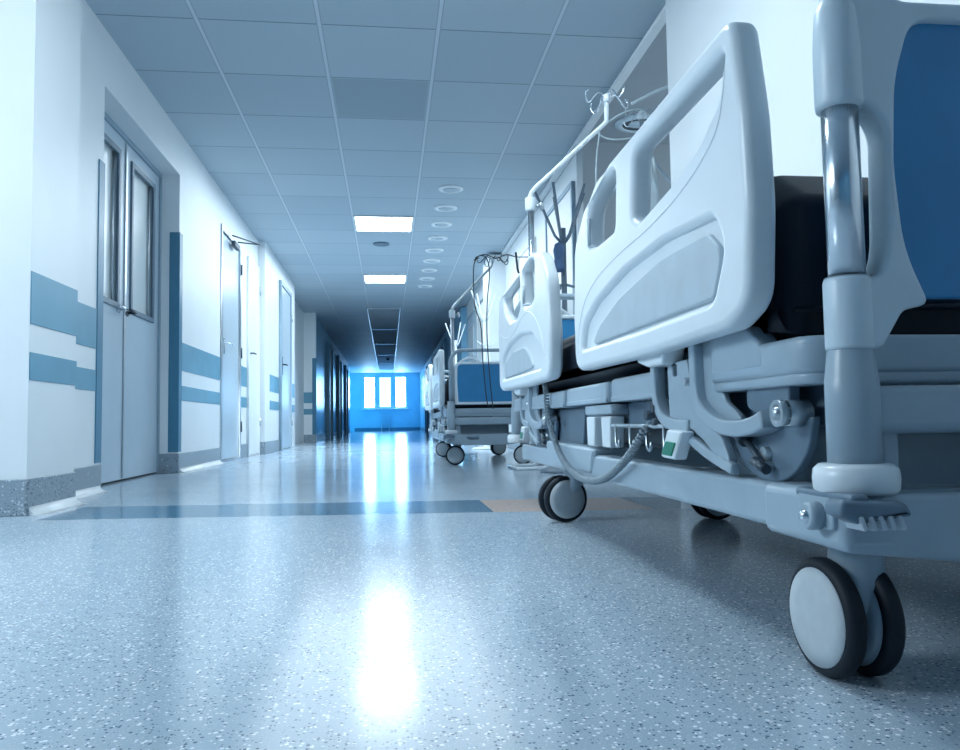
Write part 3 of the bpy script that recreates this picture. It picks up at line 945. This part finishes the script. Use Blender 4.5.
def make_bed(label, dx, dy, near, wheels):
    off = (dx, dy, 0)
    root = thing('hospital_bed', label, 'hospital bed', (.83 + dx, 1.98 + dy, 0), 'hospital beds parked along the corridor')
    xl, xr, yn, yf = .528, 1.132, .83, 3.13
    # chassis
    c = MB()
    c.box(.505, .554, .84, 2.92, .164, .2235, bev=.008)
    c.box(1.005, 1.054, .84, 2.92, .164, .2235, bev=.008)
    c.box(.490, .557, .796, .98, .160, .2255, bev=.012)
    c.box(.497, 1.065, .825, .90, .161, .2245, bev=.012)
    c.plate(rpoly([(.493, .2235, .01), (1.067, .2235, .01), (1.067, .161, .01), (.92, .145, .05), (.64, .145, .05), (.493, .161, .01)], 5), [rpoly([(.628, .203, .008), (.72, .203, .008), (.72, .186, .008), (.65, .186, .02)], 4)], 'y', .797, .835, bev=.007)
    c.box(.52, 1.04, 2.84, 2.94, .165, .223, bev=.012)
    c.build('chassis', M['metalpaint'], root, off)
    # covers over the lifting columns
    k = MB()
    k.plate(rpoly([(2.42, .165, .02), (1.90, .175, .02), (1.86, .24, .01), (2.44, .248, .01)], 5), [], 'x', .50, .60, bev=.01)
    k.box(.59, .98, 2.05, 2.35, .175, .30, bev=.02)
    k.build('column_cover', M['metalpaint'], root, off)
    MB().box(.60, .98, 1.05, 1.30, .175, .30, bev=.02).build('column_cover', M['metalpaint'], root, off)
    k = MB()
    k.box(.70, .86, 1.08, 1.22, .23, .36, bev=.01)
    k.box(.70, .86, 2.10, 2.30, .23, .36, bev=.01)
    k.box(.60, .96, 1.30, 2.05, .245, .335, bev=.01)
    k.cyl((.66, 1.35, .27), (.66, 1.85, .30), .03)
    k.cyl((.90, 1.2, .26), (.90, 1.9, .30), .025)
    k.box(.565, .60, 1.2, 1.9, .29, .34, bev=.004)
    k.build('actuator', M['darkmetal'], root, off)
    # lifting frame bars
    g = MB()
    for x in (.545, 1.075):
        g.box(x, x + .03, .87, 3.1, .298, .350, bev=.004)
    g.box(.5445, .58, 1.38, 1.95, .300, .322, bev=.003)
    g.build('lifting_frame', M['greymetal'], root, off)
    for sx in (.538, 1.108):
        MB().plate(rpoly([(2.62, .345, .01), (2.62, .245, .02), (2.50, .215, .03), (2.25, .205, .02), (2.12, .225, .02), (2.08, .345, .01)], 5), [], 'x', sx, sx + .014, bev=.003).build('side_plate', M['greymetal'], root, off)
    # platform: side boxes
    for sx, sgn in ((.50, 1), (1.16, -1)):
        a, b = min(sx, sx + sgn * .07), max(sx, sx + sgn * .07)
        for (y0, y1, z0, z1) in ((1.40, 1.70, .352, .402), (1.735, 2.14, .352, .399), (2.175, 2.35, .350, .397), (2.38, 3.06, .352, .398)):
            p = MB()
            p.box(a, b, y0, y1, z0, z1, bev=.009, seg=3)
            p.box(a - .002 if sgn > 0 else a, b if sgn > 0 else b + .002, y0 + .004, y1 - .004, z0 - .002, z0 + .010, bev=.003)
            p.build('platform_side', M['metalpaint'], root, off)
        for yy in (1.717, 2.157, 2.365):
            MB().box(a + .006, b, yy - .02, yy + .02, .352, .396, bev=.004).build('platform_joint', M['greymetal'], root, off)
    p = MB()
    # moulded head end of platform, wraps the corners
    o1 = rpoly([(.495, 1.14, .0), (.495, .868, .045), (1.165, .868, .045), (1.165, 1.14, .0), (1.09, 1.14), (1.09, .93, .02), (.57, .93, .02), (.57, 1.14)], 6)
    p.plate(o1, [], 'z', .362, .409, bev=.008)
    o2 = rpoly([(.497, 1.135, .0), (.497, .870, .045), (1.163, .870, .045), (1.163, 1.135, .0), (1.09, 1.13), (1.09, .93, .02), (.57, .93, .02), (.57, 1.13)], 6)
    p.plate(o2, [], 'z', .349, .3645, bev=.005)
    for wx in (.4945, 1.1305):
        p.plate(rpoly([(1.139, .375), (1.139, .440, .012), (1.02, .438, .03), (.975, .40, .02), (.975, .375)], 5), [], 'x', wx, wx + .035, bev=.006)
    p.build('platform_end', M['metalpaint'], root, off)
    p = B(.57, 1.09, .93, 3.08, .375, .41)
    p.build('platform', M['greymetal'], root, off)
    # mattress
    mt = MB()
    prof = rpoly([(.955, .412, .01), (.945, .60, .03), (1.02, .655, .03), (1.30, .62, .1), (1.85, .565, .3), (3.08, .56, .04), (3.09, .412, .02)], 7)
    mt.plate(prof, [], 'x', .515, 1.145, bev=.042, res=5)
    mo = mt.build('mattress', M['mattress'], root, off)
    sm = MB()
    sm.tube([(.53, .951, .45), (.58, .944, .452), (.83, .942, .455), (1.08, .944, .452), (1.13, .951, .45)], .004, 8)
    sm.tube([(.58, .945, .42), (.582, .940, .56), (.585, .95, .62)], .0035, 8)
    sm.build('seam', M['mattress'], mo, off)
    # crossbars, posts
    for y, d in ((yn, 1), (yf, -1)):
        end_frame(root, off, y, d)
    for x in (xl, xr):
        for y in (yn, yf):
            top = .47 if (y == yn and near == 'head') else .46
            lower_post(root, off, x, y, top)
            if y == yn and near == 'head':
                MB().lathe([(.0205, .46), (.0205, .70)], (x, y, 0), seg=36).build('chrome_column', M['chrome'], root, off, 'polished chrome column of the head board')

    def hoop(y, d):
        hb = MB()
        pts = [(xl, .455), (xl, .70)] + [(xl + .09 - .09 * math.cos(a), .735 + .09 * math.sin(a)) for a in [PI / 2 * i / 7 for i in range(8)]]
        pts += [(xr - .09 + .09 * math.sin(a), .735 + .09 * math.cos(a)) for a in [PI / 2 * i / 7 for i in range(8)]] + [(xr, .70), (xr, .455)]
        hb.tube([(p[0], y, p[1]) for p in pts], .0135, 14)
        hb.build('hoop_rail', M['metalpaint'], root, off)
        ib = MB()
        yy0, yy1 = y + d * .018, y + d * .043
        a, b = min(yy0, yy1), max(yy0, yy1)
        out = rpoly([(.558, .435, .01), (.552, .60, .2), (.562, .745, .05), (1.098, .745, .05), (1.108, .60, .2), (1.102, .435, .01)], 7)
        inn = rpoly([(.585, .455, .01), (.578, .60, .2), (.582, .725, .03), (1.078, .725, .03), (1.082, .60, .2), (1.075, .455, .01)], 7)
        ib.plate(out, [inn], 'y', a, b, bev=.008)
        for sx in (0, 1):
            f = (lambda u: u) if not sx else (lambda u: 1.66 - u)
            ib.tube([(f(.60), (a + b) / 2, .742), (f(.66), (a + b) / 2, .775), (f(.70), (a + b) / 2, .77), (f(.745), (a + b) / 2, .74)], .009, 10)
        fb = ib.build('end_board', M['plastic'], root, off)
        MB().plate(rpoly([(.58, .45, .01), (.573, .60, .2), (.577, .73, .03), (1.083, .73, .03), (1.087, .60, .2), (1.08, .45, .01)], 7), [], 'y', a + .007, b - .007, bev=.003).build('blue_panel', M['blue'], fb, off, 'blue panel of the end board')

    if near == 'head':
        hb = MB()
        y = yn

        def sym(L):
            return L + [(1.66 - p[0],) + tuple(p[1:]) for p in reversed(L)]
        # outline: bottom edge of the inner strip, up over the shoulders
        half = [(.83, .774, 0), (.612, .774, .035), (.588, .70, .2), (.582, .60, .3), (.590, .50, .2), (.618, .437, .010), (.585, .430, .02), (.557, .386, .012),
                (.515, .386, .010), (.515, .467, .010), (.556, .467, .018), (.568, .50, .2), (.572, .64, .05), (.556, .672, .03),
                (.512, .672, .01), (.508, .74, .1), (.520, .805, .04), (.560, .812, .03), (.60, .795, .05), (.83, .795, 0)]
        full = half[::1] + [(1.66 - p[0], p[1], p[2]) for p in reversed(half[1:-1])]
        hb.plate(rpoly(full, 6), [], 'y', y - .020, y + .020, bev=.007, res=4)
        for x in (xl, xr):
            hb.lathe([(.0215, .668), (.0255, .669), (.0268, .675), (.0265, .74), (.0235, .785), (.015, .808), (.001, .812)], (x, y, 0), seg=36)
            hb.lathe([(.0215, .470), (.025, .468), (.0262, .464), (.0262, .39), (.0255, .386)], (x, y, 0), seg=36)
        ho = hb.build('head_board', M['board'], root, off)
        pn = rpoly([(.604, .781, .03), (.580, .70, .2), (.575, .60, .3), (.585, .50, .2), (.607, .446, .008), (1.053, .446, .008), (1.075, .50, .2), (1.085, .60, .3), (1.080, .70, .2), (1.056, .781, .03)], 7)
        MB().plate(pn, [], 'y', y - .008, y + .008, bev=.003).build('blue_panel', M['blue'], ho, off, 'large blue panel of the head board')
    else:
        hoop(yn, 1)
    hoop(yf, -1)
    # rails both sides
    for P, xo, xs in ((-1, .452, .497), (1, 1.208, 1.163)):
        for OUT, H1, H2, REC, BODY, PAN in ((R1_OUT, R1_H1, R1_H2, R1_REC, R1_BODY, R1_PAN), (R2_OUT, R2_H1, R2_H2, R2_REC, R2_BODY, R2_PAN)):
            r = rail_mesh(P, xo, OUT, [H1, H2], REC, BODY).build('side_rail', M['plastic'], root, off)
            s = -P
            a, b = xo + s * .004, xo + s * .02
            MB().plate(PAN, [], 'x', min(a, b), max(a, b), bev=.004).build('rail_inset', M['inset'], r, off, 'pale grey raised inset')
            HY = [p[0] for p in H2]
            yc = max(HY) - .02
            g = MB()
            g.cyl((xo + s * .002, max(HY) - .006, .70), (xo + s * .002, max(HY) - .004, .765), .004, seg=8)
            g.cyl((xo + s * .002, max(HY) - .006, .70), (xo + s * .03, max(HY) - .03, .697), .004, seg=8)
            g.build('grip_latch', M['inset'], r, off)
        support_arms(root, off, 0, xs, P)
        support_arms(root, off, 1.48, xs, P)
    # casters
    for wx, wy, wa, wt in wheels:
        caster(root, off, wx, wy, wa, wt, .166)
    caster_lock(root, off, .484, .825, -1)
    # brake bar with ribbed pad at the head end corner
    pd = MB()
    pd.plate(rpoly([(.470, .222, .01), (.545, .218, .014), (.552, .203, .004), (.49, .196, .006), (.468, .206, .006)], 5), [], 'y', .765, .80, bev=.006)
    pd.box(.484, .505, .77, .885, .2165, .2265, bev=.004)
    pdo = pd.build('brake_pedal', M['greymetal'], root, off)
    rb = MB()
    for i in range(5):
        rb.box(.490 + .011 * i, .495 + .011 * i, .762, .796, .189, .205, bev=.002, rot=Matrix.Rotation(-.35, 3, 'Y'))
    rb.build('pedal_rib', M['inset'], pdo, off)
    # hand control holders, hooks
    hs = MB()
    hs.plate([(1.95, .346), (1.72, .346), (1.708, .323), (1.945, .323)], [], 'x', .503, .545, bev=.003, res=1)
    hs.build('holder_plate', M['metalpaint'], root, off)
    for y0, y1 in ((1.85, 1.925), (1.715, 1.79)):
        hs = MB()
        hs.plate(rpoly([(y1, .318, .004), (y0, .318, .004), (y0 + .006, .246, .004), (y1 - .006, .246, .004)], 3), [], 'x', .50, .535, bev=.004)
        hs.build('control_box', M['plastic'], root, off)
    hk = MB()
    hk.tube([(.500, 1.69, .297), (.500, 1.25, .297)], .0045, 10)
    for yy in (1.66, 1.56, 1.455, 1.36):
        hk.tube([(.497, yy, .300), (.497, yy, .262), (.496, yy - .008, .253), (.495, yy - .020, .251), (.494, yy - .032, .255), (.494, yy - .036, .268)], .0032, 8)
    hk.build('accessory_hooks', M['steel'], root, off)
    hk = MB()
    hk.box(.505, .53, 1.42, 1.46, .300, .345, bev=.003)
    hk.cyl((.49, 1.44, .318), (.53, 1.44, .318), .010)
    hk.cyl((.49, 1.40, .33), (.53, 1.40, .33), .007)
    hk.cyl((.49, 1.40, .305), (.53, 1.40, .305), .007)
    hk.build('socket', M['darkmetal'], root, off)
    return root


bed1 = make_bed('hospital bed with chrome columns and a large blue head board', 0, 0, 'head',
                [(.556, .880, .02, .012), (.570, 2.36, PI / 2 + .20 + PI, -.035), (1.02, 2.33, PI / 2 + .1, .02), (1.03, .885, .15, .012)])
bed2 = make_bed('hospital bed with a hoop rail over its blue end board', -.085, 4.67, 'foot',
                [(.585, 1.0, PI / 2 - .1, .015), (.575, 2.36, PI / 2 - .3, -.01), (1.09, 2.52, PI / 2 + .1, -.01), (1.06, .86, PI / 2 - .2, .01)])

# cable from the foot rail in a deep loop to the socket: thing of its own, clipped to the bed
cp = [(.49, 2.40, .44), (.487, 2.36, .40), (.485, 2.34, .35), (.485, 2.27, .275), (.485, 2.17, .215), (.483, 2.05, .18), (.483, 1.93, .164), (.483, 1.80, .166), (.483, 1.68, .185), (.485, 1.58, .218), (.488, 1.50, .255), (.495, 1.455, .29), (.515, 1.44, .305)]
path = catmull(cp, 24, False)
helix = []
a = 0
for i in range(len(path) - 1):
    p, q = path[i], path[i + 1]
    t = (q - p).normalized()
    n1 = t.cross(Vector((1, 0, 0))).normalized()
    n2 = t.cross(n1)
    segl = (q - p).length
    st = max(2, int(segl / .0011))
    for j in range(st):
        a += segl / st / .0105 * 2 * PI
        helix.append(p.lerp(q, j / st) + (n1 * math.cos(a) + n2 * math.sin(a)) * .0066)
cb = MB()
cb.tube(helix, .0030, 6)
tag(cb.build('spiral_cable', M['coil']), 'grey spiral cable hanging in a loop below a bed', 'cable')

# crumpled sheet on the foot of the nearest bed
sh = MB()
g = []
for i in range(12):
    row = []
    for j in range(12):
        x, y = .60 + .45 * i / 11, 2.55 + .4 * j / 11
        row.append(sh.bm.verts.new((x, y, .567 + .05 * abs(math.sin(i * 1.3 + j * .9)) * math.sin(PI * i / 11) * math.sin(PI * j / 11) + .01 * math.sin(PI * i / 11))))
    g.append(row)
for i in range(11):
    for j in range(11):
        f = sh.bm.faces.new((g[i][j], g[i + 1][j], g[i + 1][j + 1], g[i][j + 1]))
        f.smooth = True
so = sh.build('folded_sheet', M['sheet'])
md = so.modifiers.new('thick', 'SOLIDIFY')
md.thickness = .012
md.offset = 1
tag(so, 'crumpled white sheet on the foot end of a black mattress', 'sheet')


# ------------------------------------------------------------------ infusion poles
def hooks(mb, c, R, n, a0, r=.003, fall=.03):
    for i in range(n):
        an = a0 + 2 * PI * i / n
        d = Vector((math.cos(an), math.sin(an), 0))
        s = Vector((-d.y, d.x, 0))
        c0 = Vector(c)
        pts = [c0 + d * .01, c0 + d * R * .45 + Vector((0, 0, .018)), c0 + d * R * .75 - Vector((0, 0, .004)), c0 + d * R - Vector((0, 0, fall)), c0 + d * (R * 1.2) - Vector((0, 0, fall * .8)) + s * .008,
               c0 + d * (R * 1.28) + s * .016, c0 + d * (R * 1.15) + Vector((0, 0, .014)) + s * .018]
        mb.tube(catmull(pts, 5, False), r, 8)


def iv_pole(label, x, y, z0, zc, bend, top, matl, group, hmat, R=.085):
    t = thing('infusion_pole', label, 'infusion pole', (x, y, z0), group)
    MB().cyl((x, y, z0), (x, y, zc + .02), .0125, seg=18).build('lower_tube', M[matl], t)
    c = MB().lathe([(.014, -.002), (.021, 0), (.022, .004), (.022, .05), (.020, .054), (.013, .056)], (x, y, zc))
    c.build('collar', M['plastic'], t)
    k = MB()
    k.cyl((x + .02, y, zc + .022), (x + .045, y, zc + .022), .006)
    k.lathe([(.008, 0), (.019, .002), (.019, .010), (.012, .014), (.001, .014)], (x + .04, y, zc + .022), (1, -.5, 0), 8)
    k.build('clamp_knob', M['steel'], t)
    P = [(x, y, zc + .03), (x, y, zc + .06)]
    P += [tuple(v) for v in catmull([(x, y, zc + .06), (x + .006, y, zc + .078), (x + .022, y, zc + .098)], 4, False)][1:]
    P += [(x + bend[0] * .95, y, zc + .06 + bend[1] * .955), (x + bend[0], y, zc + .06 + bend[1]), (x + bend[0] + .012, y, zc + .075 + bend[1]), (x + bend[0] + .017, y, top)]
    MB().tube(P, .0095, 14).build('upper_tube', M['plastic' if matl == 'chrome' else matl], t)
    ex, ez = x + bend[0] + .017, top
    MB().lathe([(.013, -.03), (.016, -.028), (.016, 0), (.012, .004)], (ex, y, ez)).build('hook_hub', M['plastic'], t)
    h = MB()
    hooks(h, (ex, y, ez - .01), R, 4, .25)
    h.build('hooks', M[hmat], t)
    return t


iv_pole('tall bent infusion pole with white upper tube and chrome hooks', .583, 3.06, .36, 1.165, (.315, .31), 1.66, 'chrome', None, 'chrome')
iv_pole('bent grey infusion pole with dark cables on its hooks', .462, 5.52, .36, 1.06, (.285, .31), 1.50, 'steel', None, 'cable', R=.10)
# free standing drip stand behind the nearest bed, leaning arm towards the corridor
t = thing('drip_stand', 'drip stand with slanting tube and looped clear tubing', 'drip stand', (1.27, 3.70, 0))
yy = 3.7
MB().tube([(1.62, yy, .04), (1.62, yy, 1.28), (1.60, yy, 1.31), (1.30, yy, 1.66), (1.283, yy, 1.70), (1.283, yy, 1.86)], .010, 14).build('pole', M['steel'], t)
bs = MB()
for i in range(5):
    an = 2 * PI * i / 5
    bs.tube([(1.62, yy, .07), (1.62 + .22 * math.cos(an), yy + .22 * math.sin(an), .055)], .012, 10)
    bs.cyl((1.62 + .22 * math.cos(an), yy + .22 * math.sin(an) - .01, .027), (1.62 + .22 * math.cos(an), yy + .22 * math.sin(an) + .01, .027), .027)
bs.build('wheeled_base', M['darkmetal'], t)
MB().lathe([(.014, -.035), (.018, -.03), (.018, 0), (.012, .005)], (1.283, yy, 1.86)).build('hook_hub', M['plastic'], t)
h = MB()
hooks(h, (1.283, yy, 1.85), .09, 4, .4, r=.0028)
h.build('hooks', M['steel'], t)
tb = MB()
tb.tube(catmull([(1.36, yy - .02, 1.30), (1.33, yy - .02, 1.62), (1.30, yy - .03, 1.84), (1.20, yy - .05, 1.845), (1.10, yy, 1.80), (1.07, yy + .05, 1.77), (1.13, yy + .02, 1.725), (1.25, yy, 1.735), (1.34, yy - .02, 1.80), (1.42, yy - .05, 1.90), (1.44, yy - .06, 1.5), (1.44, yy - .06, 1.25)], 8, False), .0045, 8)
tb.tube(catmull([(1.20, yy - .1, 1.86), (1.33, yy - .1, 1.93), (1.41, yy - .1, 1.96), (1.45, yy - .1, 1.98)], 8, False), .008, 8)
tb.tube(catmull([(1.07, yy + .02, 1.76), (1.045, yy, 1.62), (1.04, yy, 1.45), (1.05, yy, 1.2)], 6, False), .004, 8)
tb.tube(catmull([(1.33, yy - .03, 1.62), (1.35, yy - .03, 1.40), (1.38, yy - .03, 1.28), (1.37, yy - .03, 1.18)], 6, False), .006, 8)
tag(tb.build('infusion_tubing', M['tube']), 'looped clear tubing hanging from the drip stand hooks', 'tubing')
bg = MB().plate(rpoly([(1.22, 1.17, .02), (1.215, 1.45, .03), (1.25, 1.56, .02), (1.30, 1.58, .01), (1.34, 1.45, .03), (1.335, 1.17, .03)], 5), [], 'y', yy - .06, yy - .035, bev=.011)
tag(bg.build('infusion_bag', M['tube']), 'pale translucent infusion bag hanging on the drip stand', 'infusion bag')

# cables draped from the second bed's pole
cb = MB()
cb.tube(catmull([(.66, 5.47, 1.49), (.63, 5.47, 1.47), (.615, 5.47, 1.38), (.62, 5.46, 1.15), (.66, 5.45, 1.0), (.67, 5.44, .75), (.69, 5.44, .5), (.70, 5.42, .42)], 8, False), .004, 8)
cb.tube(catmull([(.62, 5.47, 1.47), (.66, 5.47, 1.505), (.71, 5.47, 1.49), (.73, 5.46, 1.38), (.71, 5.46, 1.15), (.705, 5.45, .9), (.72, 5.44, .6), (.735, 5.42, .40)], 8, False), .004, 8)
cb.tube(catmull([(.63, 5.47, 1.49), (.70, 5.47, 1.515), (.78, 5.47, 1.49), (.86, 5.47, 1.515), (.93, 5.47, 1.50), (1.02, 5.47, 1.50)], 8, False), .004, 8)
cb.tube(catmull([(.80, 5.47, 1.50), (.83, 5.46, 1.46), (.86, 5.46, 1.47), (.87, 5.47, 1.51)], 6, False), .004, 8)
cb.tube(catmull([(.925, 5.46, 1.53), (.93, 5.45, 1.45), (.935, 5.45, 1.40), (.95, 5.45, 1.36)], 6, False), .008, 8)
tag(cb.build('monitor_cable', M['cable']), 'dark thin cables draped over bent grey pole hooks', 'cable')


# ------------------------------------------------------------------ coat stands
def coat_stand(label, x, y, h, matl, pairs):
    t = thing('coat_stand', label, 'coat stand', (x, y, 0), 'coat stands along the right wall')
    MB().cyl((x, y, .02), (x, y, h * .86), .018, seg=14).build('pole', M[matl], t)
    MB().lathe([(.17, 0), (.17, .012), (.15, .022), (.03, .03), (.02, .05)], (x, y, 0)).build('base', M[matl], t)
    for i in range(pairs):
        an = 2 * PI * i / pairs + .4
        d = Vector((math.cos(an), math.sin(an), 0))
        c = Vector((x, y, h * .80))
        MB().tube([c, c + d * .05 + Vector((0, 0, .06)), c + d * .17 + Vector((0, 0, h * .20))], .009, 8).build('arm', M[matl], t)
    for i in range(3):
        an = 2 * PI * i / 3 - .3
        d = Vector((math.cos(an), math.sin(an), 0))
        c = Vector((x, y, h * .66))
        MB().tube([c, c + d * .06 - Vector((0, 0, .02)), c + d * .13 + Vector((0, 0, .03))], .009, 8).build('hook', M[matl], t)
    return t


coat_stand('dark grey coat stand with a small blue cloth', 1.08, 4.62, 1.74, 'coatgrey', 5)
coat_stand('white coat stand in front of the white pier', 1.10, 8.7, 1.80, 'coatwhite', 4)
coat_stand('white coat stand behind the bent grey infusion pole', 1.02, 11.6, 1.80, 'coatwhite', 4)
cl = MB()
cl.lathe([(.008, .10), (.025, .09), (.035, .05), (.028, 0), (.034, -.05), (.03, -.08), (.012, -.075)], (1.045, 4.59, 1.30), (0, 0, 1), 12)
tag(cl.build('hanging_cloth', M['cloth']), 'small blue cloth hanging on the dark grey coat stand', 'cloth')

# ------------------------------------------------------------------ chair with tubular sled base between the beds
ch = thing('sled_chair', 'chair with white tubular sled base between the two beds', 'chair', (1.12, 5.04, 0))
for y in (4.86, 5.22):
    P = catmull([(1.20, y, .44), (1.14, y, .40), (1.115, y, .30), (1.10, y, .18), (1.06, y, .07), (.99, y, .018), (.90, y, .011), (.80, y, .011)], 6, False)
    MB().tube(P, .011, 12).build('sled_frame', M['plastic'], ch)
MB().tube([(.81, 4.86, .012), (.81, 5.22, .012)], .011, 12).build('cross_tube', M['plastic'], ch)
B(.98, 1.34, 4.84, 5.24, .44, .48, bev=.015).build('seat', M['cloth'], ch)
B(1.335, 1.37, 4.86, 5.22, .55, .80, bev=.012).build('backrest', M['cloth'], ch)
MB().tube([(1.28, 4.9, .45), (1.325, 4.9, .50), (1.33, 4.9, .62)], .010, 8).tube([(1.28, 5.18, .45), (1.325, 5.18, .50), (1.33, 5.18, .62)], .010, 8).build('back_tube', M['plastic'], ch)
